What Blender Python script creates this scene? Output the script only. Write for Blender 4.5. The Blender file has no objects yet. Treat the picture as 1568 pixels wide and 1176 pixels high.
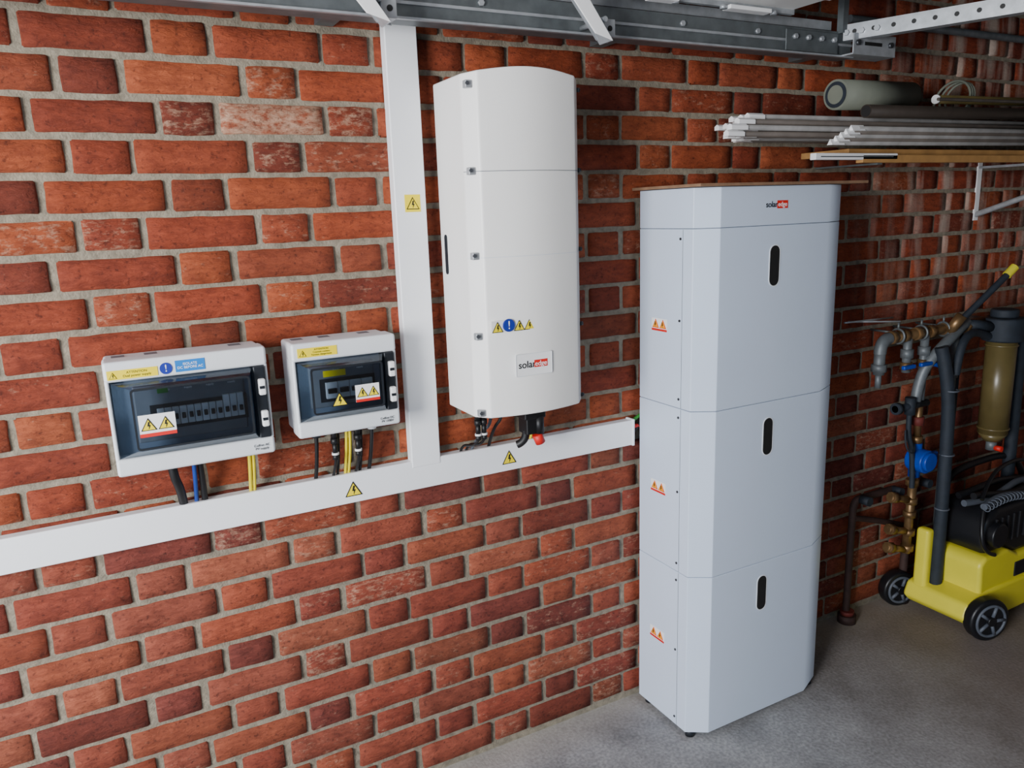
import bpy, math, random
from mathutils import Vector, Matrix
random.seed(7)
C=bpy.context.scene.collection
# ---------------------------------------------------------------- materials
def new_mat(name):
    m=bpy.data.materials.new(name);m.use_nodes=True
    nt=m.node_tree;nt.nodes.clear()
    o=nt.nodes.new('ShaderNodeOutputMaterial');b=nt.nodes.new('ShaderNodeBsdfPrincipled')
    nt.links.new(b.outputs[0],o.inputs[0]);return m,nt,b,o
def lin(c):
    return tuple(((v/255)/12.92 if v/255<=.04045 else ((v/255+.055)/1.055)**2.4) for v in c)
def mat(name,rgb,rough=.5,metal=0,var=.08,scale=30,bump=0.0,bscale=200,spec=.5):
    m,nt,b,o=new_mat(name);N=nt.nodes;L=nt.links
    c=lin(rgb)
    tc=N.new('ShaderNodeTexCoord');no=N.new('ShaderNodeTexNoise');no.inputs['Scale'].default_value=scale;no.inputs['Detail'].default_value=5
    L.new(tc.outputs['Object'],no.inputs['Vector'])
    r=N.new('ShaderNodeValToRGB');r.color_ramp.elements[0].position=.3;r.color_ramp.elements[1].position=.7
    r.color_ramp.elements[0].color=(*[v*(1-var) for v in c],1);r.color_ramp.elements[1].color=(*[min(1,v*(1+var)) for v in c],1)
    L.new(no.outputs['Fac'],r.inputs[0]);L.new(r.outputs[0],b.inputs['Base Color'])
    b.inputs['Roughness'].default_value=rough;b.inputs['Metallic'].default_value=metal
    b.inputs['Specular IOR Level'].default_value=spec
    if bump:
        n2=N.new('ShaderNodeTexNoise');n2.inputs['Scale'].default_value=bscale;L.new(tc.outputs['Object'],n2.inputs['Vector'])
        bp=N.new('ShaderNodeBump');bp.inputs['Strength'].default_value=bump;bp.inputs['Distance'].default_value=.002
        L.new(n2.outputs['Fac'],bp.inputs['Height']);L.new(bp.outputs[0],b.inputs['Normal'])
    return m
def brick_mat():
    m,nt,b,o=new_mat('red_brick');N=nt.nodes;L=nt.links
    at=N.new('ShaderNodeAttribute');at.attribute_name='bc'
    tc=N.new('ShaderNodeTexCoord')
    mp=N.new('ShaderNodeMapping');mp.inputs['Scale'].default_value=(1,1,2.2);L.new(tc.outputs['Object'],mp.inputs[0])
    n1=N.new('ShaderNodeTexNoise');n1.inputs['Scale'].default_value=24;n1.inputs['Detail'].default_value=8;n1.inputs['Roughness'].default_value=.7;L.new(mp.outputs[0],n1.inputs['Vector'])
    r1=N.new('ShaderNodeValToRGB');r1.color_ramp.elements[0].position=.3;r1.color_ramp.elements[0].color=(.56,.50,.52,1);r1.color_ramp.elements[1].position=.7;r1.color_ramp.elements[1].color=(1.22,1.28,1.32,1)
    L.new(n1.outputs['Fac'],r1.inputs[0])
    mx=N.new('ShaderNodeMixRGB');mx.blend_type='MULTIPLY';mx.inputs[0].default_value=1;L.new(at.outputs['Color'],mx.inputs[1]);L.new(r1.outputs[0],mx.inputs[2])
    # pale lime smears, amount stored in attribute alpha
    n2=N.new('ShaderNodeTexNoise');n2.inputs['Scale'].default_value=38;n2.inputs['Detail'].default_value=9;n2.inputs['Roughness'].default_value=.75;L.new(mp.outputs[0],n2.inputs['Vector'])
    ad=N.new('ShaderNodeMath');ad.operation='ADD';L.new(n2.outputs['Fac'],ad.inputs[0]);L.new(at.outputs['Alpha'],ad.inputs[1])
    r2=N.new('ShaderNodeValToRGB');r2.color_ramp.elements[0].position=.64;r2.color_ramp.elements[0].color=(0,0,0,1);r2.color_ramp.elements[1].position=.86;r2.color_ramp.elements[1].color=(.75,.75,.75,1)
    L.new(ad.outputs[0],r2.inputs[0])
    m2=N.new('ShaderNodeMixRGB');L.new(r2.outputs[0],m2.inputs[0]);L.new(mx.outputs[0],m2.inputs[1]);m2.inputs[2].default_value=(.60,.40,.27,1)
    # dark pits
    n3=N.new('ShaderNodeTexNoise');n3.inputs['Scale'].default_value=130;n3.inputs['Detail'].default_value=4;L.new(tc.outputs['Object'],n3.inputs['Vector'])
    r3=N.new('ShaderNodeValToRGB');r3.color_ramp.elements[0].position=.28;r3.color_ramp.elements[0].color=(.5,.47,.47,1);r3.color_ramp.elements[1].position=.43;r3.color_ramp.elements[1].color=(1,1,1,1);L.new(n3.outputs['Fac'],r3.inputs[0])
    m3=N.new('ShaderNodeMixRGB');m3.blend_type='MULTIPLY';m3.inputs[0].default_value=1;L.new(m2.outputs[0],m3.inputs[1]);L.new(r3.outputs[0],m3.inputs[2])
    # efflorescence streaks on the far wall area
    sp=N.new('ShaderNodeSeparateXYZ');L.new(tc.outputs['Object'],sp.inputs[0])
    mp2=N.new('ShaderNodeMapping');mp2.inputs['Scale'].default_value=(14,1,1.6);L.new(tc.outputs['Object'],mp2.inputs[0])
    n4=N.new('ShaderNodeTexNoise');n4.inputs['Scale'].default_value=1;n4.inputs['Detail'].default_value=6;L.new(mp2.outputs[0],n4.inputs['Vector'])
    mrx=N.new('ShaderNodeMapRange');mrx.inputs[1].default_value=2.15;mrx.inputs[2].default_value=2.6;L.new(sp.outputs[0],mrx.inputs[0])
    mrz=N.new('ShaderNodeMapRange');mrz.inputs[1].default_value=1.0;mrz.inputs[2].default_value=1.35;L.new(sp.outputs[2],mrz.inputs[0])
    mu=N.new('ShaderNodeMath');mu.operation='MULTIPLY';L.new(mrx.outputs[0],mu.inputs[0]);L.new(mrz.outputs[0],mu.inputs[1])
    r4=N.new('ShaderNodeValToRGB');r4.color_ramp.elements[0].position=.47;r4.color_ramp.elements[0].color=(0,0,0,1);r4.color_ramp.elements[1].position=.64;r4.color_ramp.elements[1].color=(.85,.85,.85,1);L.new(n4.outputs['Fac'],r4.inputs[0])
    mu2=N.new('ShaderNodeMath');mu2.operation='MULTIPLY';L.new(mu.outputs[0],mu2.inputs[0]);L.new(r4.outputs[0],mu2.inputs[1])
    m4=N.new('ShaderNodeMixRGB');L.new(mu2.outputs[0],m4.inputs[0]);L.new(m3.outputs[0],m4.inputs[1]);m4.inputs[2].default_value=(.56,.46,.38,1)
    L.new(m4.outputs[0],b.inputs['Base Color']);b.inputs['Roughness'].default_value=.75;b.inputs['Specular IOR Level'].default_value=.35
    mp3=N.new('ShaderNodeMapping');mp3.inputs['Scale'].default_value=(1,1,2.6);mp3.inputs['Rotation'].default_value=(0,.25,0);L.new(tc.outputs['Object'],mp3.inputs[0])
    n5=N.new('ShaderNodeTexNoise');n5.inputs['Scale'].default_value=45;n5.inputs['Detail'].default_value=10;n5.inputs['Roughness'].default_value=.7;n5.inputs['Distortion'].default_value=.6;L.new(mp3.outputs[0],n5.inputs['Vector'])
    bp=N.new('ShaderNodeBump');bp.inputs['Strength'].default_value=.9;bp.inputs['Distance'].default_value=.006;L.new(n5.outputs['Fac'],bp.inputs['Height']);L.new(bp.outputs[0],b.inputs['Normal'])
    return m
def floor_mat():
    m,nt,b,o=new_mat('concrete_floor');N=nt.nodes;L=nt.links
    tc=N.new('ShaderNodeTexCoord')
    n1=N.new('ShaderNodeTexNoise');n1.inputs['Scale'].default_value=4;n1.inputs['Detail'].default_value=10;n1.inputs['Roughness'].default_value=.68;L.new(tc.outputs['Object'],n1.inputs['Vector'])
    r1=N.new('ShaderNodeValToRGB');r1.color_ramp.elements[0].position=.34;r1.color_ramp.elements[0].color=(.20,.20,.205,1);r1.color_ramp.elements[1].position=.66;r1.color_ramp.elements[1].color=(.39,.395,.405,1);L.new(n1.outputs['Fac'],r1.inputs[0])
    n2=N.new('ShaderNodeTexNoise');n2.inputs['Scale'].default_value=110;n2.inputs['Detail'].default_value=6;L.new(tc.outputs['Object'],n2.inputs['Vector'])
    r2=N.new('ShaderNodeValToRGB');r2.color_ramp.elements[0].position=.35;r2.color_ramp.elements[0].color=(.74,.74,.74,1);r2.color_ramp.elements[1].position=.65;r2.color_ramp.elements[1].color=(1.15,1.14,1.13,1);L.new(n2.outputs['Fac'],r2.inputs[0])
    mx=N.new('ShaderNodeMixRGB');mx.blend_type='MULTIPLY';mx.inputs[0].default_value=1;L.new(r1.outputs[0],mx.inputs[1]);L.new(r2.outputs[0],mx.inputs[2])
    sp=N.new('ShaderNodeSeparateXYZ');L.new(tc.outputs['Object'],sp.inputs[0])
    mr=N.new('ShaderNodeMapRange');mr.inputs[1].default_value=1.6;mr.inputs[2].default_value=2.4;L.new(sp.outputs[0],mr.inputs[0])
    mu=N.new('ShaderNodeMath');mu.operation='MULTIPLY';L.new(mr.outputs[0],mu.inputs[0]);mu.inputs[1].default_value=.7
    m2=N.new('ShaderNodeMixRGB');L.new(mu.outputs[0],m2.inputs[0]);L.new(mx.outputs[0],m2.inputs[1]);m2.inputs[2].default_value=(.19,.135,.105,1)
    mr2=N.new('ShaderNodeMapRange');mr2.inputs[1].default_value=-.14;mr2.inputs[2].default_value=-.0;L.new(sp.outputs[1],mr2.inputs[0])
    mu3=N.new('ShaderNodeMath');mu3.operation='MULTIPLY';L.new(mr2.outputs[0],mu3.inputs[0]);L.new(n1.outputs['Fac'],mu3.inputs[1])
    m3=N.new('ShaderNodeMixRGB');L.new(mu3.outputs[0],m3.inputs[0]);L.new(m2.outputs[0],m3.inputs[1]);m3.inputs[2].default_value=(.45,.40,.33,1)
    L.new(m3.outputs[0],b.inputs['Base Color']);b.inputs['Roughness'].default_value=.65
    bp=N.new('ShaderNodeBump');bp.inputs['Strength'].default_value=.45;bp.inputs['Distance'].default_value=.003;L.new(n2.outputs['Fac'],bp.inputs['Height']);L.new(bp.outputs[0],b.inputs['Normal'])
    return m
def smoky(name='smoked_window',tint=(.54,.61,.68,1)):
    m=bpy.data.materials.new(name);m.use_nodes=True;nt=m.node_tree;nt.nodes.clear();N=nt.nodes;L=nt.links
    o=N.new('ShaderNodeOutputMaterial');t=N.new('ShaderNodeBsdfTransparent');t.inputs[0].default_value=tint
    g=N.new('ShaderNodeBsdfGlossy');g.inputs[0].default_value=(.9,.95,1,1);g.inputs['Roughness'].default_value=.08
    f=N.new('ShaderNodeFresnel');f.inputs[0].default_value=1.5
    n=N.new('ShaderNodeTexNoise');n.inputs['Scale'].default_value=12
    mm=N.new('ShaderNodeMath');mm.operation='MULTIPLY_ADD';L.new(n.outputs['Fac'],mm.inputs[0]);mm.inputs[1].default_value=.08;L.new(f.outputs[0],mm.inputs[2])
    x=N.new('ShaderNodeMixShader');L.new(mm.outputs[0],x.inputs[0]);L.new(t.outputs[0],x.inputs[1]);L.new(g.outputs[0],x.inputs[2]);L.new(x.outputs[0],o.inputs[0]);return m
M=dict(
 brick=brick_mat(),floor=floor_mat(),smoke=smoky(),
 mortar=mat('mortar',(134,126,110),.95,0,.28,60,.9,220),
 white=mat('white_paint_metal',(240,239,236),.38,0,.02,4),
 white2=mat('white_pvc',(243,245,248),.35,0,.02,6),
 cab=mat('cabinet_paint',(206,219,237),.42,0,.015,5),
 grey=mat('light_grey_plastic',(222,226,230),.45,0,.03,10),
 seam=mat('seam_shadow_gap',(110,116,124),.6),
 dark=mat('dark_plastic',(30,34,40),.4),
 dark2=mat('window_inner_grey',(112,126,144),.5),
 black=mat('black_rubber',(16,16,18),.5),
 breaker=mat('breaker_plastic',(205,210,214),.45),
 galv=mat('galvanised_steel',(172,176,180),.4,.45,.15,40),
 galvd=mat('dull_steel',(104,110,112),.45,.45,.2,30),
 yellow=mat('label_yellow',(247,222,20),.5,0,.02),
 red=mat('label_red',(214,36,30),.5,0,.03),
 blue=mat('label_blue',(20,120,200),.5,0,.03),
 navy=mat('label_navy',(30,50,150),.5,0,.03),
 orange=mat('label_orange',(250,160,20),.5,0,.03),
 label=mat('label_white',(245,245,245),.5,0,.01),
 ink=mat('label_ink',(25,25,25),.6),
 cblue=mat('cable_blue',(20,60,140),.45),
 cgy=mat('cable_earth_yellow',(225,205,20),.45),
 cgreen=mat('cable_earth_green',(40,120,40),.45),
 wood=mat('pine_plank',(176,132,78),.7,0,.2,18),
 ply=mat('plywood',(130,100,76),.8,0,.2,30),
 copper=mat('aged_brass',(136,108,74),.42,.7,.3,30),
 zinc=mat('grey_pipe',(108,114,118),.5,.3,.2,30),
 rustp=mat('rusty_pipe',(58,40,36),.75,.1,.3,30),
 rustr=mat('red_oxide_collar',(104,40,34),.7,.0,.2,30),
 blackp=mat('black_insulation',(32,40,50),.7,0,.2,40),
 vblue=mat('valve_blue',(20,66,170),.35),
 filt=mat('amber_filter_housing',(100,88,54),.3,0,.15,15),
 pwy=mat('pressure_washer_yellow',(228,216,62),.4,0,.05,10),
 pwk=mat('pressure_washer_black',(22,23,27),.4),
 hoseg=mat('grey_hose',(84,90,100),.5),
 shelfp=mat('plastic_conduit_grey',(128,126,124),.5,0,.2,20),
 shelfd=mat('plastic_conduit_dusty',(86,78,72),.6,0,.2,20),
 darkpipe=mat('dark_metal_tube',(70,62,56),.4,.5),
 roll=mat('grey_roll',(116,120,108),.6,0,.1,15),
 plaster=mat('painted_plaster',(140,128,118),.9,0,.08,3),
 ceil=mat('ceiling_board',(90,88,86),.9,0,.1,3),
 screw=mat('screw_dark',(70,72,76),.4,.6),
)
# ---------------------------------------------------------------- object helpers
CUR=[None,Vector((0,0,0))]
def group(name,loc):
    e=bpy.data.objects.new(name,None);e.empty_display_size=.1;e.location=loc;C.objects.link(e);CUR[0]=e;CUR[1]=Vector(loc);return e
def put(o):
    C.objects.link(o)
    if CUR[0]:
        o.parent=CUR[0];o.matrix_parent_inverse=Matrix.Translation(CUR[1]).inverted()
    return o
def mesh(name,v,f,m,bev=0,seg=2,smooth=False):
    me=bpy.data.meshes.new(name);me.from_pydata([tuple(p) for p in v],[],f)
    import bmesh
    bm=bmesh.new();bm.from_mesh(me);bmesh.ops.recalc_face_normals(bm,faces=bm.faces);bm.to_mesh(me);bm.free()
    me.materials.append(M[m]);o=bpy.data.objects.new(name,me);put(o)
    if smooth:
        for p in me.polygons:p.use_smooth=True
    if bev:
        b=o.modifiers.new('b','BEVEL');b.width=bev;b.segments=seg;b.limit_method='ANGLE';b.angle_limit=math.radians(25)
        for p in me.polygons:p.use_smooth=True
        w=o.modifiers.new('w','WEIGHTED_NORMAL');w.keep_sharp=True
    return o
def box(name,x0,x1,y0,y1,z0,z1,m,bev=0,R=None):
    v=[Vector((x,y,z)) for z in(z0,z1) for y in(y0,y1) for x in(x0,x1)]
    if R is not None:
        c=sum(v,Vector())/8;v=[R@(p-c)+c for p in v]
    return mesh(name,v,[(0,1,3,2),(4,6,7,5),(0,4,5,1),(2,3,7,6),(0,2,6,4),(1,5,7,3)],m,bev)
def prism(name,prof,a0,a1,m,axis='z',bev=0,smooth=False):
    n=len(prof);v=[]
    for a in(a0,a1):
        for p in prof:
            v.append({'z':(p[0],p[1],a),'y':(p[0],a,p[1]),'x':(a,p[0],p[1])}[axis])
    f=[tuple(range(n)),tuple(range(n,2*n))]+[(i,(i+1)%n,n+(i+1)%n,n+i) for i in range(n)]
    return mesh(name,v,f,m,bev,smooth=smooth)
def cyl(name,p0,p1,r,m,seg=24,r2=None,bev=0):
    p0=Vector(p0);p1=Vector(p1);r2=r if r2 is None else r2
    q=(p1-p0).to_track_quat('Z','Y');v=[];
    for p,rr in((p0,r),(p1,r2)):
        for i in range(seg):
            a=2*math.pi*i/seg;v.append(p+q@Vector((rr*math.cos(a),rr*math.sin(a),0)))
    f=[tuple(range(seg)),tuple(range(seg,2*seg))]+[(i,(i+1)%seg,seg+(i+1)%seg,seg+i) for i in range(seg)]
    o=mesh(name,v,f,m,bev)
    if not bev:
        for p in o.data.polygons:p.use_smooth=len(p.vertices)==4
    return o
def ring(name,c,axis,R,r,m):
    c=Vector(c);q=Vector(axis).to_track_quat('Z','Y');v=[];f=[];A=32;B=10
    for i in range(A):
        a=2*math.pi*i/A
        for j in range(B):
            b=2*math.pi*j/B
            v.append(c+q@Vector(((R+r*math.cos(b))*math.cos(a),(R+r*math.cos(b))*math.sin(a),r*math.sin(b))))
            f.append((i*B+j,((i+1)%A)*B+j,((i+1)%A)*B+(j+1)%B,i*B+(j+1)%B))
    return mesh(name,v,f,m,smooth=True)
def tube(name,pts,r,m,smooth=True):
    cu=bpy.data.curves.new(name,'CURVE');cu.dimensions='3D';cu.bevel_depth=r;cu.bevel_resolution=4;cu.use_fill_caps=True
    if smooth and len(pts)>2:
        s=cu.splines.new('NURBS');s.points.add(len(pts)-1)
        for i,p in enumerate(pts):s.points[i].co=(*p,1)
        s.use_endpoint_u=True;s.order_u=3;s.resolution_u=10
    else:
        s=cu.splines.new('POLY');s.points.add(len(pts)-1)
        for i,p in enumerate(pts):s.points[i].co=(*p,1)
    cu.materials.append(M[m]);o=bpy.data.objects.new(name,cu);return put(o)
def text(name,s,x,y,z,size,m,side='front',bold=0):
    cu=bpy.data.curves.new(name,'FONT');cu.body=s;cu.size=size;cu.extrude=.0002;cu.align_x='CENTER';cu.align_y='CENTER';cu.offset=bold
    cu.materials.append(M[m]);o=bpy.data.objects.new(name,cu)
    o.location=(x,y,z);o.rotation_euler=(math.pi/2,0,0) if side=='front' else (math.pi/2,0,-math.pi/2)
    return put(o)
def flat(name,pts,y,m,side='front',t=.0006):
    if side=='front':return prism(name,pts,y-t,y,m,'y')
    return prism(name,pts,y-t,y,m,'x')
def rect(name,u0,u1,z0,z1,y,m,side='front',t=.0006):
    return flat(name,[(u0,z0),(u1,z0),(u1,z1),(u0,z1)],y,m,side,t)
def warn(u,z,s,y,side='front',base='yellow'):
    h=s*.866
    def T(k,dz=0):return [(u-s/2*k,z-h/3*k-0+dz),(u+s/2*k,z-h/3*k+dz),(u,z+h*2/3*k+dz)]
    flat('triangle_border',T(1),y,'ink' if base=='yellow' else 'red',side);flat('triangle_fill',T(.8),y-.0007,base,side)
    b=[(u-.02*s,z+.32*s),(u+.09*s,z+.32*s),(u+.03*s,z+.1*s),(u+.12*s,z+.1*s),(u-.02*s,z-.2*s),(u+.01*s,z+.02*s),(u-.09*s,z+.02*s)]
    flat('triangle_bolt',b,y-.0014,'ink',side)
def rrect(x0,x1,z0,z1,r,n=5):
    o=[]
    for cx,cz,a0 in((x1-r,z1-r,0),(x0+r,z1-r,90),(x0+r,z0+r,180),(x1-r,z0+r,270)):
        for i in range(n+1):
            a=math.radians(a0+90*i/n);o.append((cx+r*math.cos(a),cz+r*math.sin(a)))
    return o
def frame(name,x0,x1,z0,z1,w,y0,y1,m,r=.008):
    a=rrect(x0,x1,z0,z1,r);b=rrect(x0+w,x1-w,z0+w,z1-w,max(r-w,.001));n=len(a)
    v=[(p[0],y1,p[1]) for p in a]+[(p[0],y1,p[1]) for p in b]+[(p[0],y0,p[1]) for p in a]+[(p[0],y0,p[1]) for p in b]
    f=[]
    for i in range(n):
        j=(i+1)%n
        f+=[(i,j,n+j,n+i),(2*n+i,2*n+j,3*n+j,3*n+i),(i,j,2*n+j,2*n+i),(n+i,n+j,3*n+j,3*n+i)]
    return mesh(name,v,f,m)
# ---------------------------------------------------------------- brick wall
X0,X1,ZT=-1.6,4.6,2.32
def build_wall():
    import bmesh
    v=[];f=[];col=[];H1=.209
    rows=int(ZT/.075)+2
    pal=[(156,70,38),(148,64,38),(160,76,42),(136,58,36),(152,72,44),(164,82,48),(124,54,36),(150,68,40)]
    def brick(x0,x1,z0,z1,c,pale):
        rnd=random.uniform
        x0+=rnd(-.0025,.0025);x1+=rnd(-.0025,.0025);z0+=rnd(-.002,.002);z1+=rnd(-.002,.002)
        n=8 if x1-x0>.15 else 5;k=4
        xs=[x0]+[x0+.005+(x1-x0-.01)*i/(n-2) for i in range(n-1)]+[x1]
        zs=[z0]+[z0+.004+(z1-z0-.008)*i/(k-2) for i in range(k-1)]+[z1]
        tilt=rnd(-.002,.002);base=len(v);pro=rnd(0,.003)
        for zi,z in enumerate(zs):
            for xi,x in enumerate(xs):
                e=(xi in(0,len(xs)-1)) or (zi in(0,len(zs)-1))
                jx=rnd(-.0016,.0016);jz=rnd(-.0016,.0016)
                if e:
                    cor=(xi in(0,len(xs)-1)) and (zi in(0,len(zs)-1))
                    s=.003 if cor else 0
                    px=x+jx+(s if xi==0 else -s if xi==len(xs)-1 else 0);pz=z+jz+(s if zi==0 else -s if zi==len(zs)-1 else 0)
                    v.append((px,.007,pz))
                else:
                    v.append((x+jx*.5,-.002-pro+rnd(-.001,.001)+tilt*(z-z0)/.065,z+jz*.5))
                col.append((*c,pale))
        w=len(xs)
        for zi in range(len(zs)-1):
            for xi in range(w-1):
                a=base+zi*w+xi;f.append((a,a+1,a+w+1,a+w))
    for r in range(-1,rows):
        z0=.018+.075*r+.005;z1=z0+.065
        if z0<.0:
            z0=0.0
            if z1-z0<.03:continue
        if z1>ZT:z1=ZT
        if z1-z0<.02:continue
        ph=H1 if r%2==0 else H1+.16875
        k=int((X0-ph)/.3375)-1
        while True:
            cx=ph+k*.3375
            if cx-.2>X1:break
            for (a,b,st) in((cx-.051,cx+.051,0),(cx+.061,cx+.2765,1)):
                a=max(a,X0);b=min(b,X1)
                if b-a<.02:continue
                c=lin(random.choice(pal));g=random.uniform(.84,1.1);c=tuple(q*g for q in c)
                if random.random()<.08:c=tuple(q*.72 for q in c)
                pale=random.choice([0,0,0,.02,.05,.08,.10]) if random.random()<.6 else 0
                if random.random()<.035:pale=.13
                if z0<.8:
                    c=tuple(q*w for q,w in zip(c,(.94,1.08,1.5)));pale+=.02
                if r==22 and k==0:pale=.26 if st else .14
                if r==22 and k==1 and not st:pale=.16
                if r==23 and k==0 and not st:pale=.15
                if r==19 and -.5<a<0:pale=.14
                brick(a,b,z0,z1,c,pale)
            k+=1
    b0=len(v)
    for z in(0,ZT):
        for y in(.0035,.12):
            for x in(X0,X1):v.append((x,y,z));col.append((.3,.3,.3,0))
    fm=[(0,1,3,2),(4,6,7,5),(0,4,5,1),(2,3,7,6),(0,2,6,4),(1,5,7,3)]
    nb=len(f);f+=[tuple(b0+i for i in q) for q in fm]
    me=bpy.data.meshes.new('wall_back');me.from_pydata(v,[],f)
    me.materials.append(M['brick']);me.materials.append(M['mortar'])
    for i,p in enumerate(me.polygons):
        p.use_smooth=i<nb;p.material_index=0 if i<nb else 1
    at=me.attributes.new('bc','FLOAT_COLOR','POINT')
    for i,c in enumerate(col):at.data[i].color=c
    me.update()
    o=bpy.data.objects.new('wall_back',me);C.objects.link(o)
    bm=bmesh.new();bm.from_mesh(me);bm.normal_update();
    fl=[q for q in bm.faces if q.material_index==0 and q.normal.y>0]
    if fl:bmesh.ops.reverse_faces(bm,faces=fl)
    bm.to_mesh(me);bm.free()
build_wall()
CUR[0]=None
box('floor',-4.5,4.72,-4.3,.12,-.1,0,'floor')
box('ceiling',-1.6,4.72,-4.3,.12,ZT,ZT+.1,'ceil')
box('wall_right',4.6,4.72,-4.3,.0,0,ZT,'plaster')
box('wall_front',-.6,4.6,-4.3,-4.18,0,ZT,'plaster')
# ---------------------------------------------------------------- trunking
e=group('cable_trunking',(.66,-.02,.87))
def trunk_h(x0,x1,z0,z1):
    box('run_base_h',x0,x1,-.032,-.004,z0+.002,z1-.002,'white2',.001)
    box('run_lid_h',x0,x1,-.036,-.024,z0,z1,'white2',.003)
trunk_h(-1.55,1.293,.836,.910)
box('run_base_v',.624,.696,-.032,-.004,.905,ZT-.01,'white2',.001)
box('run_lid_v',.622,.698,-.0375,-.024,.893,ZT-.01,'white2',.003)
box('end_cap',1.288,1.296,-.038,-.004,.834,.912,'white2',.002)
rect('sticker_backing',.645,.683,1.506,1.545,-.0376,'yellow');warn(.664,1.521,.032,-.0383)
warn(.472,.866,.042,-.0368)
warn(.890,.868,.042,-.0368)
# ---------------------------------------------------------------- distribution boxes
def dist_box(x0,x1,z0,z1,wide):
    d=-.12
    box('rear_shell',x0+.003,x1-.003,-.07,-.003,z0+.004,z1-.003,'grey',.006)
    zw0,zw1=z0+.036,z1-.04
    box('front_lower_band',x0,x1,d,-.062,z0,zw0,'grey',.006)
    box('front_upper_band',x0,x1,d,-.062,zw1,z1,'grey',.006)
    box('front_left_rail',x0,x0+.008,d+.004,-.062,zw0-.004,zw1+.004,'grey',.003)
    box('front_right_rail',x1-.006,x1,d+.004,-.062,zw0-.004,zw1+.004,'grey',.003)
    xl,xr=x0+.008,x1-.006
    box('recess_plate',xl,xr,-.085,-.062,zw0,zw1,'dark2')
    box('hinge_strip',xr-.024,xr,-.122,-.08,zw0,zw1,'dark',.003)
    for q in(.28,.72):
        zc=zw0+(zw1-zw0)*q
        box('latch',xr-.017,xr-.003,-.133,-.118,zc-.017,zc+.017,'label',.003)
        box('latch_slot',xr-.016,xr-.006,-.1345,-.13,zc-.003,zc+.003,'dark')
    for u in(x0+.03,x0+.09,x1-.05):box('top_knockout',u-.012,u+.012,-.06,-.03,z1-.004,z1-.0015,'seam')
    a=(xl+.002,xr-.026,zw0+.002,zw1-.002);s=.03 if wide else .022
    b=(a[0]+s,a[1]-.008,a[2]+.014,a[3]-.012)
    v=[(a[0],-.118,a[2]),(a[1],-.118,a[2]),(a[1],-.118,a[3]),(a[0],-.118,a[3]),(b[0],-.136,b[2]),(b[1],-.136,b[2]),(b[1],-.136,b[3]),(b[0],-.136,b[3])]
    mesh('smoked_cover',v,[(4,5,6,7),(0,1,5,4),(1,2,6,5),(2,3,7,6),(3,0,4,7)],'smoke')
    frame('cover_frame',b[0],b[1],b[2],b[3],.004,-.1385,-.1345,'dark',.008)
    zc=(zw0+zw1)/2-.004
    box('din_cover',b[0]+.006,b[1]-.006,-.092,-.084,b[2]+.004,b[3]-.004,'seam',.003)
    if wide:
        n=12;xa,xb=b[0]+.045,b[1]-.01
    else:
        n=4;xa,xb=b[0]+.04,b[1]-.012
    box('din_slot',xa-.012,xb+.006,-.0935,-.088,zc-.03,zc+.022,'dark')
    for i in range(n):
        u0=xa+(xb-xa)*i/n;u1=xa+(xb-xa)*(i+1)/n-.001
        tall=.034 if (wide and i>8) else .022
        box('breaker_%d'%i,u0,u1,-.100,-.088,zc-.022,zc-.022+tall+.014,'breaker' if i%3 else 'grey',.001)
        box('toggle_%d'%i,u0+.003,u1-.003,-.106,-.098,zc-.010,zc+.001,'dark',.001)
    for i in range(4 if wide else 2):
        u=xa+(xb-xa)*(i+.5)/(4 if wide else 2)
        text('circuit_label_%d'%i,'Photovoltaic\nsupply',u,-.0935,b[3]-.013,.006,'label')
    return (a,b,zw0,zw1)
e=group('distribution_board',(.139,-.06,1.13))
x0,x1,z0,z1=-.012,.290,1.017,1.246
a,b,zw0,zw1=dist_box(x0,x1,z0,z1,True)
Y=-.1205
rect('attention_label',-.006,.083,1.2115,1.2295,Y,'yellow');warn(.004,1.218,.014,Y-.0007)
text('attention_text','ATTENTION\nDual power supply',.046,Y-.0008,1.2205,.0065,'ink')
cyl('mandatory_disc',(.098,Y,1.223),(.098,Y-.001,1.223),.0115,'navy');text('mandatory_mark','!',.098,Y-.0014,1.223,.02,'label')
rect('isolate_label',.115,.170,1.213,1.236,Y,'blue');text('isolate_text','ISOLATE\nDC BEFORE AC',.1425,Y-.0008,1.2245,.007,'label')
rect('warning_sticker',.036,.102,1.096,1.140,-.1395,'label');rect('warning_band',.036,.102,1.096,1.103,-.1402,'red')
warn(.053,1.117,.029,-.1404);warn(.084,1.117,.029,-.1404)
rect('small_green_label',.078,.098,b[3]-.022,b[3]-.010,-.0935,'cgreen')
text('maker_text','Coffret AC\nPV supply',.262,Y-.0008,1.034,.007,'ink')
tube('cable_black',[(.088,-.07,1.022),(.088,-.07,.99),(.100,-.05,.95),(.104,-.02,.905)],.009,'black')
tube('cable_blue',[(.130,-.07,1.022),(.130,-.07,.98),(.130,-.02,.905)],.0045,'cblue')
tube('cable_dark',[(.141,-.06,1.022),(.144,-.06,.98),(.147,-.02,.905)],.0065,'black')
tube('cable_earth',[(.244,-.06,1.022),(.243,-.06,.98),(.244,-.02,.905)],.004,'cgy')
tube('cable_earth_b',[(.252,-.06,1.022),(.252,-.06,.98),(.252,-.02,.905)],.0035,'cgy')
for i,x in enumerate((.088,.138)):cyl('gland_%d'%i,(x,-.068,1.02),(x,-.068,1.006),.013,'dark')
e=group('isolator_enclosure',(.456,-.06,1.14))
x0,x1,z0,z1=.341,.572,1.035,1.243
a,b,zw0,zw1=dist_box(x0,x1,z0,z1,False)
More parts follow.
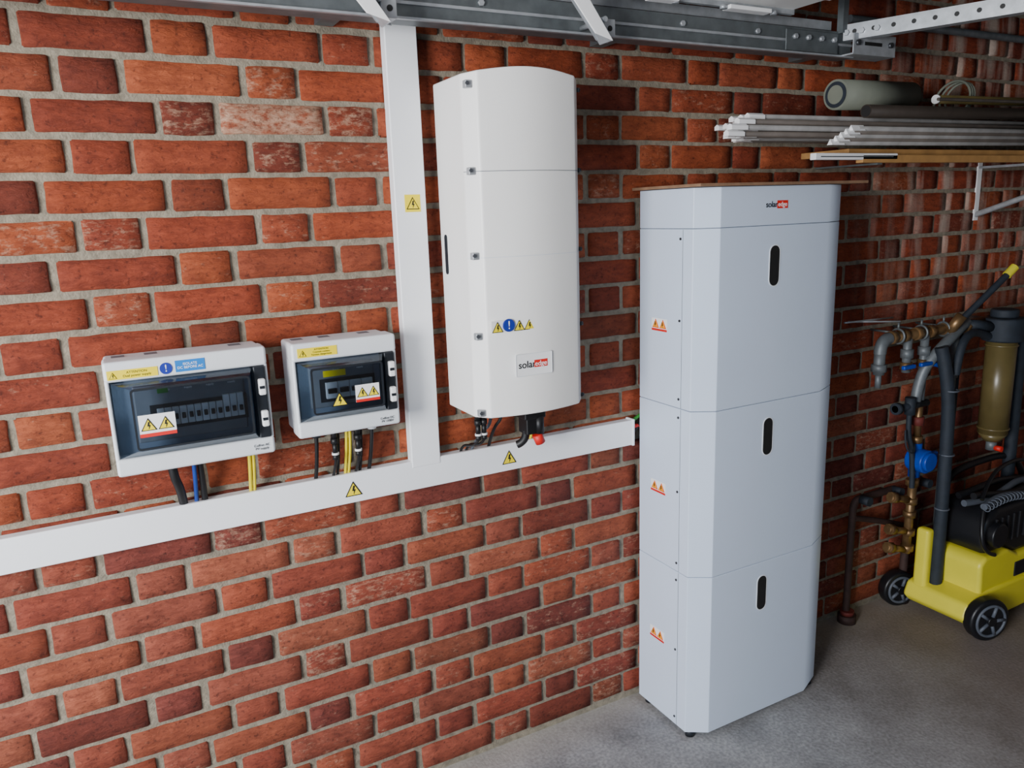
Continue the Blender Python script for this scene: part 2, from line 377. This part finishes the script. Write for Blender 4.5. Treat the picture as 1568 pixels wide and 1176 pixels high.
rect('attention_label',.353,.438,1.212,1.232,Y,'yellow');warn(.364,1.219,.015,Y-.0007);text('attention_text','ATTENTION\nCourant continu\nTension dangereuse',.404,Y-.0008,1.222,.0055,'ink')
warn(.430,1.112,.036,-.1395)
rect('warning_sticker',.466,.520,1.104,1.142,-.1395,'label');rect('warning_band',.466,.520,1.104,1.110,-.1402,'red')
warn(.481,1.122,.025,-.1404);warn(.506,1.122,.025,-.1404)
rect('breaker_label',.410,.46,b[3]-.03,b[3]-.016,-.094,'yellow')
text('maker_text','Coffret DC\nPV 1500V',.540,Y-.0008,1.050,.007,'ink')
def mc4(x,y,zt):
    cyl('connector_upper',(x,y,zt),(x,y,zt-.028),.0075,'black');cyl('connector_nut',(x,y,zt-.028),(x,y,zt-.04),.0090,'black',8)
    cyl('connector_mid',(x,y,zt-.04),(x,y,zt-.062),.006,'black');cyl('connector_ring',(x,y,zt-.062),(x,y,zt-.067),.0082,'label');cyl('connector_low',(x,y,zt-.067),(x,y,zt-.078),.007,'black')
for x in(.431,.485):
    mc4(x,-.06,1.037);tube('dc_lead',[(x,-.06,.96),(x,-.05,.935),(x,-.02,.905)],.0035,'black')
    tube('dc_lead_pair',[(x+.012,-.05,1.037),(x+.012,-.05,.96),(x+.010,-.02,.905)],.0035,'black')
tube('lead_black_l',[(.391,-.06,1.04),(.391,-.06,.98),(.390,-.02,.905)],.0045,'black')
tube('lead_black_r',[(.521,-.06,1.04),(.520,-.06,.98),(.518,-.02,.905)],.0045,'black')
cyl('gland_l',(.391,-.06,1.037),(.391,-.06,1.018),.010,'dark');cyl('gland_r',(.521,-.06,1.037),(.521,-.06,1.018),.010,'grey')
tube('earth_a',[(.461,-.06,1.04),(.459,-.06,.98),(.460,-.02,.905)],.0035,'cgy');tube('earth_b',[(.468,-.06,1.04),(.469,-.06,.98),(.468,-.02,.905)],.0035,'cgy')
# ---------------------------------------------------------------- inverter
e=group('solar_inverter',(.879,-.1,1.41))
xl,xr,xc=.732,1.026,.879
def inv_prof(n=14,off=0):
    p=[(xl,-.03),(xl+.0,-.176),(xl+.026,-.208)]
    for i in range(1,n):
        t=i/n;x=xl+.026+(xr-xl-.052)*t;p.append((x,-.208-.020*math.sin(math.pi*t)))
    p+=[(xr-.026,-.208),(xr,-.176),(xr,-.03)];return p
p=inv_prof();n=len(p)
def ztop(x,y):
    t=(x-xl)/(xr-xl);return 1.787+(.014*math.sin(math.pi*t) if y<-.03 else 0)
v=[(x,y,1.036) for x,y in p]+[(x,y,ztop(x,y)) for x,y in p]
f=[tuple(range(n)),tuple(range(n,2*n))]+[(i,(i+1)%n,n+(i+1)%n,n+i) for i in range(n)]
mesh('casing',v,f,'white',.004)
box('mounting_bracket',.78,.98,-.032,-.002,1.2,1.7,'galv')
for zz,nm in((1.586,'cover_seam_upper'),(1.402,'cover_seam_lower')):
    v=[];q=p[1:-1]
    for x,y in q:
        v+= [(x+(-.0004 if x<xc else .0004),y-.0006,zz-.0007),(x+(-.0004 if x<xc else .0004),y-.0006,zz+.0007)]
    mesh(nm,v,[(2*i,2*i+2,2*i+3,2*i+1) for i in range(len(q)-1)],'seam' if zz>1.5 else 'grey')
for i,zz in enumerate((1.765,1.588,1.407,1.228,1.05)):
    box('side_clip_%d'%i,xl+.002,xl+.018,-.201,-.185,zz-.009,zz+.007,'galv',.002)
    cyl('clip_screw_%d'%i,(xl+.005,-.204,zz),(xl+.010,-.19,zz),.004,'screw')
    cyl('right_screw_%d'%i,(xr-.002,-.18,zz),(xr+.004,-.18,zz),.005,'screw')
prism('side_grip',rrect(-.070,-.054,1.36,1.452,.007),xl-.001,xl+.004,'dark','x')
rect('sticker_strip_backing',.762,.868,1.236,1.262,-.2215,'white',t=.001)
warn(.776,1.244,.028,-.2235);cyl('mandatory_disc',(.804,-.2225,1.250),(.804,-.2265,1.250),.0145,'navy');text('mandatory_mark','!',.804,-.227,1.250,.026,'label')
warn(.830,1.244,.028,-.226);warn(.856,1.244,.028,-.2265)
rect('logo_plate',.818,.912,1.130,1.180,-.227,'label',t=.0015);frame('logo_plate_edge',.817,.913,1.129,1.181,.0012,-.2292,-.2268,'grey',.003)
text('logo_word','solar',.846,-.2290,1.155,.023,'ink',bold=.0003);rect('logo_red',.865,.900,1.147,1.164,-.2287,'red');text('logo_word_b','edge',.8825,-.2295,1.155,.017,'label')
box('switch_block',.885,.945,-.14,-.07,.995,1.037,'black',.004)
box('switch_lower',.892,.925,-.135,-.09,.955,1.0,'black',.003)
cyl('isolator_knob',(.93,-.13,1.0),(.93,-.13,.955),.012,'black');cyl('isolator_red_cap',(.925,-.125,.952),(.935,-.125,.928),.013,'red')
tube('elbow_cable',[(.900,-.115,.965),(.902,-.115,.935),(.882,-.10,.925)],.010,'black')
for x in(.770,.786):
    mc4(x,-.11,1.037);tube('dc_lead',[(x,-.11,.96),(x-.004,-.10,.94),(x-.01,-.03,.93),(x-.01,-.02,.905)],.0035,'black')
tube('grey_lead',[(.815,-.09,1.037),(.82,-.09,.99),(.80,-.06,.96),(.79,-.02,.908)],.004,'hoseg')
tube('black_lead_loop',[(.845,-.09,1.037),(.85,-.09,1.0),(.83,-.07,.97),(.84,-.02,.908)],.004,'black')
tube('earth_lead',[(.965,-.07,1.037),(.964,-.07,.98),(.962,-.02,.905)],.004,'cgy')
tube('grey_flex',[(.98,-.07,1.037),(.982,-.07,1.0),(.978,-.02,.905)],.005,'hoseg')
for x in(.955,.985):cyl('gland',(x,-.07,1.037),(x,-.07,1.015),.012,'black')
# ---------------------------------------------------------------- battery cabinet
e=group('battery_cabinet',(1.585,-.15,.78))
prof=[(1.322,-.025),(1.322,-.240),(1.378,-.276),(1.764,-.276),(1.852,-.238),(1.852,-.025)]
lev=[.018,.502,.972,1.442,1.542]
for i in range(4):
    prism('module_%d'%(i+1) if i<3 else 'top_cap',prof,lev[i]+.0006,lev[i+1]-.0006,'cab','z',.002)
ins=[(x+(.004 if x<1.5 else -.004),y+.004 if y<-.1 else y) for x,y in prof]
prism('inner_core',ins,.02,1.535,'seam','z')
for (x,y) in((1.345,-.235),(1.83,-.23),(1.345,-.05),(1.83,-.05)):cyl('foot',(x,y,0),(x,y,.022),.014,'dark')
for i,zz in enumerate((1.338,.8735,.406)):
    prism('handle_slot_%d'%(i+1),rrect(1.549,1.585,zz-.053,zz+.053,.0175,8),-.2768,-.27,'ink','y')
    frame('slot_rim_%d'%(i+1),1.5475,1.5865,zz-.0545,zz+.0545,.0022,-.2772,-.275,'grey',.019)
for i in range(3):
    za,zb=lev[i]+.012,lev[i+1]-.012
    rect('side_panel_edge_%d'%i,-.2035,-.2025,za-.01,zb+.01,1.3217,'seam','side')
    for q in(.03,.5,.97):
        zz=za+(zb-za)*q;cyl('panel_screw',(1.3225,-.194,zz),(1.3200,-.194,zz),.0035,'screw',12)
for zz in(1.187,.726,.268):
    u=-.112
    rect('side_label',u-.032,u+.032,zz-.016,zz+.018,1.3217,'label','side')
    rect('side_label_band',u-.032,u+.032,zz-.016,zz-.010,1.3212,'red','side')
    warn(u-.015,zz,.028,1.3211,'side','orange');warn(u+.015,zz,.028,1.3211,'side','orange')
text('logo_word','solar',1.549,-.2772,1.494,.021,'ink',bold=.0002);rect('logo_red',1.568,1.606,1.484,1.504,-.2766,'red');text('logo_word_b','edge',1.587,-.2775,1.494,.017,'label')
tube('battery_lead_red',[(1.29,-.018,.885),(1.31,-.018,.885),(1.335,-.02,.885)],.006,'red');tube('battery_lead_green',[(1.29,-.018,.898),(1.31,-.018,.905),(1.335,-.02,.92)],.005,'cgreen')
tube('battery_lead_black',[(1.29,-.018,.865),(1.31,-.018,.87),(1.335,-.02,.9)],.006,'black')
e=group('plywood_sheet',(1.59,-.15,1.547))
box('sheet',1.30,1.895,-.290,-.02,1.5425,1.5495,'ply')
# ---------------------------------------------------------------- garage door gear
e=group('garage_door_track',(.6,-.15,1.92))
yt=-.155
prism('channel',[(yt,1.888),(yt+.045,1.888),(yt+.045,1.892),(yt+.004,1.892),(yt+.004,1.950),(yt+.045,1.950),(yt+.045,1.955),(yt,1.955)],-1.5,1.96,'galvd','x')
box('channel_lip',-1.5,1.96,yt-.010,yt,1.888,1.8925,'galv')
box('channel_rib',-1.5,1.96,yt-.004,yt,1.918,1.924,'galv')
box('upper_rail',-1.5,1.90,yt+.02,yt+.03,1.962,1.985,'galv')
for x in(-.7,.5,1.2,1.9):
    box('wall_strap',x-.02,x+.02,yt+.045,.0,1.90,1.94,'galvd')
for x in(-.3,.1,.8,1.35,1.6):cyl('track_bolt',(x,yt-.006,1.935),(x,yt,1.935),.007,'galv',6)
box('end_plate',1.915,2.09,yt-.045,yt-.041,1.893,1.945,'galv',.001);box('end_plate_return',1.915,2.09,yt-.045,yt+.02,1.890,1.894,'galv')
box('end_plate_slot',1.96,2.03,yt-.0425-.004,yt-.0425,1.915,1.924,'ink')
for x in(1.93,2.065):cyl('plate_bolt',(x,yt-.053,1.92),(x,yt-.04,1.92),.008,'screw',6)
box('track_splice',1.70,1.90,yt-.006,yt-.002,1.895,1.948,'galvd',.001)
for x in(1.73,1.78,1.83,1.88):cyl('splice_bolt',(x,yt-.014,1.93),(x,yt-.004,1.93),.007,'galv',6)
e=group('perforated_angle_bar',(2.0,-.4,1.97))
A=Vector((1.92,-.16,1.962));B=Vector((2.10,-.62,1.962))
dr=(B-A).normalized();sd=Vector((-dr.y,dr.x,0))
def bar(name,A,B,w0,w1,z0,z1,m):
    v=[]
    for P in(A,B):
        for s in(w0,w1):
            for z in(z0,z1):v.append(P+sd*s+Vector((0,0,z)))
    mesh(name,v,[(0,1,3,2),(4,6,7,5),(0,4,5,1),(2,3,7,6),(0,2,6,4),(1,5,7,3)],m)
bar('angle_vertical',A,B,-.0015,.0015,-.03,.01,'galv');bar('angle_flange',A,B,0,.035,-.031,-.028,'galv')
for i in range(9):
    P=A+dr*(.03+.05*i);cyl('hole_%d'%i,P-sd*.0022+Vector((0,0,-.01)),P+sd*.0022+Vector((0,0,-.01)),.006,'ink',12)
for i in range(3):
    P=A+dr*(.01+.04*i)+Vector((0,0,-.012));cyl('bolt_%d'%i,P-sd*.01,P+sd*.012,.008,'galv',6)
tube('conduit_behind',[(2.1,-.03,2.03),(3.6,-.03,2.03)],.012,'zinc')
box('ceiling_hanger',1.905,1.925,-.17,-.15,1.95,ZT,'galvd')
e=group('overhead_garage_door',(.3,-1.3,2.0))
for i in range(4):
    yb=-.175-.55*i
    box('door_panel_%d'%i,-1.45,1.70,yb-.54,yb,1.988,2.03,'white',.004)
    for k in range(3):box('panel_rib_%d_%d'%(i,k),-1.45,1.70,yb-.14-.15*k,yb-.12-.15*k,1.984,1.989,'white',.002)
box('door_edge_seal',-1.45,1.70,-.185,-.172,1.976,1.990,'galv')
for x in(1.15,1.3,1.45,1.62):cyl('panel_bolt',(x,-.19,1.978),(x,-.19,1.968),.009,'galv',8)
box('edge_hinge',1.46,1.60,-.205,-.175,1.968,1.978,'label',.002)
box('edge_hinge_b',1.22,1.30,-.205,-.175,1.970,1.978,'label',.002)
for nm,(xx,zz) in enumerate(((.533,1.858),(1.046,1.858))):
    e=group('door_roller_arm',(xx,-.25,zz+.06))
    yy=-.255;dx,dz=-.085,.11
    def para(name,x0,x1,y0,y1,za,zb,m,bev=0):
        v=[]
        for y in(y0,y1):
            for (x,z) in((x0,za),(x1,zb),(x1+dx,zz+dz),(x0+dx,zz+dz)):v.append((x,y,z))
        mesh(name,v,[(0,1,2,3),(4,5,6,7),(0,1,5,4),(1,2,6,5),(2,3,7,6),(3,0,4,7)],m,bev)
    para('arm_plate',xx-.022,xx+.024,yy-.004,yy,zz+.012,zz,'label',.001)
    para('arm_flange',xx+.021,xx+.025,yy,yy+.045,zz,zz,'galv')
    para('arm_back',xx+.012,xx+.042,yy+.041,yy+.045,zz+.008,zz+.004,'galv')
    cyl('roller_axle',(xx+.01,-.25,zz+.045),(xx+.01,-.155,zz+.045),.006,'galv')
    box('roller_bracket',xx+.014,xx+.047,-.235,-.20,zz+.012,zz+.05,'galv',.002)
    cyl('bracket_hole',(xx+.032,-.2362,zz+.03),(xx+.032,-.234,zz+.03),.006,'ink')
# ---------------------------------------------------------------- shelf with conduits
e=group('wall_shelf',(2.6,-.15,1.62))
box('plank',1.92,3.6,-.20,-.03,1.622,1.640,'wood',.002)
box('front_batten',1.76,2.10,-.225,-.205,1.608,1.626,'label',.002)
box('batten_screw_strip',1.78,2.08,-.2258,-.225,1.615,1.618,'galvd')
box('support_batten',1.95,3.6,-.225,-.201,1.60,1.622,'wood',.002)
for x in(2.86,):
    box('bracket_v',x-.012,x+.012,-.006,0,1.41,1.62,'label');box('bracket_h',x-.010,x+.010,-.50,-.0,1.592,1.600,'galv')
    tube('bracket_brace',[(x,-.004,1.43),(x,-.47,1.592)],.010,'galv')
box('bracket_h2',2.02,2.04,-.22,-.0,1.595,1.60,'galvd')
e=group('conduit_bundle',(2.5,-.15,1.68))
random.seed(3)
k=0
for r in range(4):
    for c in range(6):
        x=1.45+random.uniform(-.03,.08)+(.025*c);y=-.215+.030*c+random.uniform(-.004,.004);z=1.672+r*.0155
        if r==3 and c in(0,5):continue
        x1=3.55+random.uniform(-.1,.1)
        cyl('conduit_%d'%k,(x+.03,y,z),(x1,y,z+.012),.007,'shelfp' if random.random()<.5 else 'shelfd',8)
        prism('conduit_tip_%d'%k,[(y-.009,z-.006),(y+.009,z-.006),(y+.009,z+.004),(y,z+.009),(y-.009,z+.004)],x,x+.055,'label','x');k+=1
for c in range(5):
    x=1.83+.015*c;y=-.235-.004*c;cyl('front_conduit_%d'%c,(x,y,1.652+.009*c),(3.5,y+.02,1.664+.009*c),.007,'shelfd' if c%2 else 'shelfp',8);prism('front_tip_%d'%c,[(y-.009,1.646+.009*c),(y+.009,1.646+.009*c),(y,1.661+.009*c)],x-.03,x+.02,'label','x')
e=group('metal_tube',(2.6,-.2,1.74))
cyl('tube',(1.95,-.225,1.738),(3.5,-.19,1.765),.018,'darkpipe');cyl('bore',(1.949,-.225,1.738),(1.951,-.225,1.738),.015,'ink')
cyl('tube_b',(2.1,-.16,1.750),(3.5,-.15,1.768),.016,'darkpipe')
e=group('rolled_sleeve',(2.08,-.12,1.79))
cyl('sleeve',(1.95,-.12,1.796),(2.29,-.11,1.804),.042,'roll',32);cyl('sleeve_bore',(1.9485,-.12,1.796),(1.951,-.12,1.796),.036,'blackp',32);cyl('sleeve_plug',(1.947,-.12,1.796),(1.950,-.12,1.796),.026,'roll',24)
e=group('cable_coil',(2.5,-.1,1.80))
for i in range(3):ring('coil_%d'%i,(2.52+.02*i,-.10,1.80+.004*i),(.3,.9,.35),.062-.006*i,.004,'roll')
cyl('foam_stick',(2.38,-.14,1.795),(3.2,-.16,1.805),.013,'filt');cyl('foam_stick_tip',(2.375,-.14,1.795),(2.385,-.14,1.795),.0135,'label')
tube('thin_rod',[(2.3,-.2,1.785),(3.4,-.2,1.80)],.005,'shelfd')
# ---------------------------------------------------------------- plumbing manifold
e=group('water_pipework',(2.5,-.13,.7))
ym=-.105
def fitting(p0,p1,r,m,seg=8):cyl('fitting',p0,p1,r,m,seg)
cyl('manifold',(2.27,ym,1.045),(2.82,ym,1.055),.017,'copper')
for x in(2.30,2.36,2.43,2.50,2.58,2.64,2.7):fitting((x-.012,ym,1.048),(x+.012,ym,1.048),.023,'copper')
cyl('hanger_bolt',(2.2,-.01,1.10),(2.33,-.11,1.10),.003,'galv')
cyl('hanger_bolt',(2.12,-.06,1.11),(2.36,-.06,1.105),.003,'galv')
for x in(2.33,2.45,2.57):
    ring('pipe_clip',(x,ym,1.05),(1,0,0),.024,.004,'galvd');cyl('clip_rod',(x,ym+.02,1.06),(x,0,1.06),.004,'galvd');cyl('clip_screw',(x,ym,1.072),(x,ym,1.095),.004,'galvd')
tube('elbow_grey',[(2.285,ym,1.047),(2.245,ym,1.045),(2.245,ym,1.0)],.020,'zinc')
cyl('drop_grey',(2.245,ym,1.01),(2.245,ym,.93),.018,'zinc');fitting((2.245,ym,.965),(2.245,ym,.94),.025,'zinc');cyl('drop_tip',(2.245,ym,.935),(2.245,ym,.885),.010,'zinc')
for x,zb in((2.385,.92),(2.475,.80)):
    cyl('branch',(x,ym,1.05),(x,ym,zb),.014,'zinc');fitting((x,ym,1.0),(x,ym,.97),.021,'zinc');fitting((x,ym,.955),(x,ym,.93),.020,'copper')
    box('valve_handle',x-.055,x+.005,ym-.035,ym-.02,.938,.952,'vblue',.004)
    cyl('valve_stem',(x,ym,.944),(x,ym-.03,.944),.006,'galv')
tube('blue_hose',[(2.475,ym-.02,.94),(2.52,ym-.03,.94),(2.56,ym-.03,.91)],.008,'vblue')
tube('sweep_dark',[(2.45,ym,.80),(2.46,ym,.9),(2.5,ym-.03,.98),(2.6,ym-.03,1.04),(2.7,ym,1.06)],.018,'zinc')
tube('sweep_black',[(2.56,-.17,.9),(2.57,-.17,.98),(2.62,-.16,1.03),(2.72,-.14,1.03),(2.8,-.14,1.0)],.014,'blackp')
cyl('valve_cross_dark',(2.33,ym-.01,.80),(2.50,ym-.01,.80),.012,'blackp');fitting((2.33,ym-.01,.80),(2.35,ym-.01,.80),.020,'blackp',16)
fitting((2.41,ym-.01,.83),(2.41,ym-.01,.77),.018,'blackp',12);tube('black_drop',[(2.41,ym-.01,.80),(2.405,ym-.01,.70),(2.43,ym-.02,.64),(2.44,ym-.02,.5)],.009,'blackp')
cyl('riser_behind',(2.64,ym,1.04),(2.64,ym,.25),.016,'zinc');fitting((2.64,ym,.9),(2.64,ym,.87),.022,'zinc');fitting((2.64,ym,.6),(2.64,ym,.57),.022,'copper')
cyl('riser_black',(2.72,-.07,1.03),(2.72,-.07,.0),.014,'blackp')
mx_=2.475
cyl('meter_stub',(mx_,ym,.82),(mx_,ym,.66),.012,'copper');fitting((mx_,ym,.75),(mx_,ym,.72),.020,'rustr');fitting((mx_,ym,.68),(mx_,ym,.655),.020,'copper')
cyl('water_meter_body',(mx_,ym-.05,.595),(mx_,ym+.015,.595),.042,'vblue',28,bev=.006);cyl('water_meter_lid',(mx_,ym-.062,.597),(mx_,ym-.048,.597),.034,'vblue',24,bev=.004)
cyl('water_meter_tail',(mx_,ym,.655),(mx_,ym,.53),.020,'vblue')
box('meter_tab',mx_+.03,mx_+.07,ym-.04,ym-.02,.58,.62,'vblue',.004)
cyl('brass_down',(mx_,ym,.54),(mx_-.01,ym,.24),.015,'copper')
for z in(.52,.45,.40,.33,.27):fitting((mx_-.005,ym,z),(mx_-.005,ym,z-.022),.023,'copper')
for z in(.44,.32,.25):
    cyl('brass_branch',(mx_-.005,ym,z),(mx_-.11,ym+.01,z+.03),.013,'copper');fitting((mx_-.08,ym+.007,z+.022),(mx_-.105,ym+.009,z+.029),.020,'copper')
tube('insulated_riser',[(2.50,-.15,1.0),(2.52,-.17,.9),(2.535,-.18,.7),(2.54,-.18,.13)],.022,'blackp')
for z in(.85,.62,.42):ring('riser_tie',(2.53 if z>.8 else 2.537,-.18,z),(0,0,1),.0225,.003,'hoseg')
tube('hose_thin',[(2.38,ym-.02,.72),(2.36,-.14,.66),(2.41,-.15,.63),(2.44,-.12,.66)],.003,'blackp')
tube('rusty_pipe_a',[(2.45,-.05,.47),(2.28,-.045,.47),(2.25,-.04,.46),(2.245,-.04,.40),(2.245,-.04,0.0)],.013,'rustp')
tube('rusty_pipe_b',[(2.25,-.045,.40),(2.40,-.05,.36),(2.55,-.05,.30)],.011,'rustp')
tube('rusty_pipe_c',[(2.56,-.05,.40),(2.54,-.05,.30),(2.54,-.05,0.0)],.015,'rustp')
for x in(2.245,2.54):
    cyl('floor_collar',(x,-.045,0),(x,-.045,.03),.032,'rustp');cyl('floor_collar_top',(x,-.045,.03),(x,-.045,.045),.024,'rustr')
for x in(2.27,2.44,2.60):cyl('wheel_cap',(x,-.055,.47),(x,-.09,.47),.016,'blackp')
tube('yellow_lever_arm',[(2.60,-.15,1.085),(2.64,-.17,1.13),(2.76,-.20,1.235)],.011,'blackp');tube('yellow_lever_tip',[(2.752,-.198,1.228),(2.782,-.205,1.255)],.0145,'pwy')
cyl('lever_body',(2.58,-.12,1.04),(2.60,-.15,1.10),.018,'copper')
e=group('water_filter',(2.85,-.15,.8))
cyl('filter_bowl',(2.85,-.15,.99),(2.85,-.15,.64),.050,'filt',32);cyl('filter_bowl_end',(2.85,-.15,.64),(2.85,-.15,.61),.050,'filt',32,.028)
for z in(.97,.66):ring('bowl_band',(2.85,-.15,z),(0,0,1),.050,.004,'filt')
cyl('filter_drain',(2.85,-.15,.61),(2.85,-.15,.575),.018,'zinc');cyl('filter_drain_tap',(2.85,-.16,.585),(2.85,-.19,.585),.010,'red')
cyl('filter_head',(2.85,-.15,.985),(2.85,-.15,1.07),.068,'blackp',28,bev=.008);cyl('filter_cap',(2.85,-.15,1.07),(2.85,-.15,1.10),.045,'blackp',24,bev=.006)
cyl('filter_pipe',(2.79,-.14,1.04),(2.70,ym,1.052),.02,'blackp');box('filter_bracket',2.82,2.88,-.10,0,1.03,1.06,'galvd')
cyl('filter_outlet',(2.91,-.15,1.04),(3.10,-.15,1.04),.02,'blackp');tube('filter_drop',[(2.95,-.15,1.04),(2.98,-.15,1.0),(2.98,-.15,.2)],.022,'blackp')
# ---------------------------------------------------------------- pressure washer
e=group('pressure_washer',(2.8,-.28,.2))
prism('lower_chassis',[(2.50,.045),(2.47,.075),(2.49,.125),(2.60,.15),(3.15,.15),(3.2,.06),(3.12,.035),(2.58,.03)],-.335,-.10,'pwy','y',.012)
prism('upper_cowl',[(2.565,.13),(2.555,.25),(2.585,.275),(2.72,.275),(2.78,.245),(3.12,.245),(3.14,.13)],-.325,-.11,'pwy','y',.015)
box('cowl_recess',2.76,3.0,-.33,-.322,.16,.215,'pwk',.004)
box('left_handle_post',2.49,2.53,-.17,-.12,.10,.34,'pwy',.012)
prism('motor_housing',[(2.60,.27),(2.58,.32),(2.60,.40),(2.65,.435),(3.05,.44),(3.12,.40),(3.12,.24),(2.78,.24),(2.72,.275)],-.31,-.12,'pwk','y',.02)
for i in range(7):box('motor_fin_%d'%i,2.64+.035*i,2.652+.035*i,-.316,-.305,.30,.40,'pwk',.002)
cyl('motor_end_cap',(2.64,-.30,.345),(2.64,-.335,.345),.045,'pwk',bev=.006)
def wheel(x,y,r):
    ax=Vector((-.28,-.96,0)).normalized();c=Vector((x,y,r))
    cyl('tyre',c-ax*.0,c-ax*.045,r,'pwk',36,bev=.010)
    ring('rim_ring',c+ax*.001,ax,r*.72,.005,'hoseg');cyl('hub',c-ax*.01,c+ax*.010,.017,'pwk',20,bev=.003)
    for k in range(5):
        a=2*math.pi*k/5;q=ax.to_track_quat('Z','Y');d1=q@Vector((math.cos(a),math.sin(a),0))
        cyl('spoke',c+ax*.002+d1*.012,c+ax*.002+d1*r*.7,.006,'hoseg',8)
wheel(2.54,-.385,.077)
wheel(2.50,-.075,.068)
wheel(3.08,-.385,.073)
cyl('axle',(2.54,-.36,.073),(2.54,-.09,.073),.01,'pwk')
random.seed(5)
for k in range(4):
    pts=[]
    for i in range(14):
        t=i/13;pts.append((2.58+.55*t,-.30+.03*k+.01*math.sin(t*9+k),.455+.016*(k%2)+.012*math.sin(t*7+k*2)))
    tube('coiled_hose_%d'%k,pts,.012,'hoseg' if k%2==0 else 'pwk')
for i in range(26):
    t=i/25;ring('hose_rib',(2.58+.5*t,-.31,.455+.012*math.sin(t*7)),(1,0,0),.0125,.0022,'hoseg')
tube('lead_over_top',[(2.60,-.28,.47),(2.68,-.25,.53),(2.85,-.22,.55),(3.0,-.22,.53),(3.1,-.22,.46)],.007,'pwk')
tube('lead_loop',[(2.58,-.30,.44),(2.54,-.32,.38),(2.56,-.33,.30),(2.62,-.33,.28)],.007,'pwk')
tube('carry_handle',[(2.60,-.14,.40),(2.60,-.14,.50),(2.7,-.14,.535),(3.05,-.14,.535),(3.10,-.14,.42)],.012,'pwk')
# ---------------------------------------------------------------- light
CUR[0]=None
def area(name,loc,target,sx,sy,power,col):
    l=bpy.data.lights.new(name,'AREA');l.shape='RECTANGLE';l.size=sx;l.size_y=sy;l.energy=power;l.color=col
    o=bpy.data.objects.new(name,l);o.location=loc;o.rotation_euler=(Vector(target)-Vector(loc)).to_track_quat('-Z','Y').to_euler();C.objects.link(o)
area('daylight_opening',(-2.05,-1.95,1.45),(1.0,0,.95),1.0,1.2,158,(1.0,.985,.97))
w=bpy.data.worlds.new('sky');bpy.context.scene.world=w;w.use_nodes=True
bg=w.node_tree.nodes['Background'];bg.inputs[0].default_value=(.46,.68,1,1);bg.inputs[1].default_value=1.35
# ---------------------------------------------------------------- camera
cd=bpy.data.cameras.new('camera');cd.sensor_width=36;cd.lens=1186.4/1568*36;cd.clip_start=.02
co=bpy.data.objects.new('camera',cd);C.objects.link(co)
R=Matrix(((.8805,.1322,-.4553),(-.4729,.1761,-.8633),(-.0340,.9755,.2175)))
co.matrix_world=Matrix.Translation((0,-1.755,1.5))@R.to_quaternion().to_matrix().to_4x4()
bpy.context.scene.camera=co
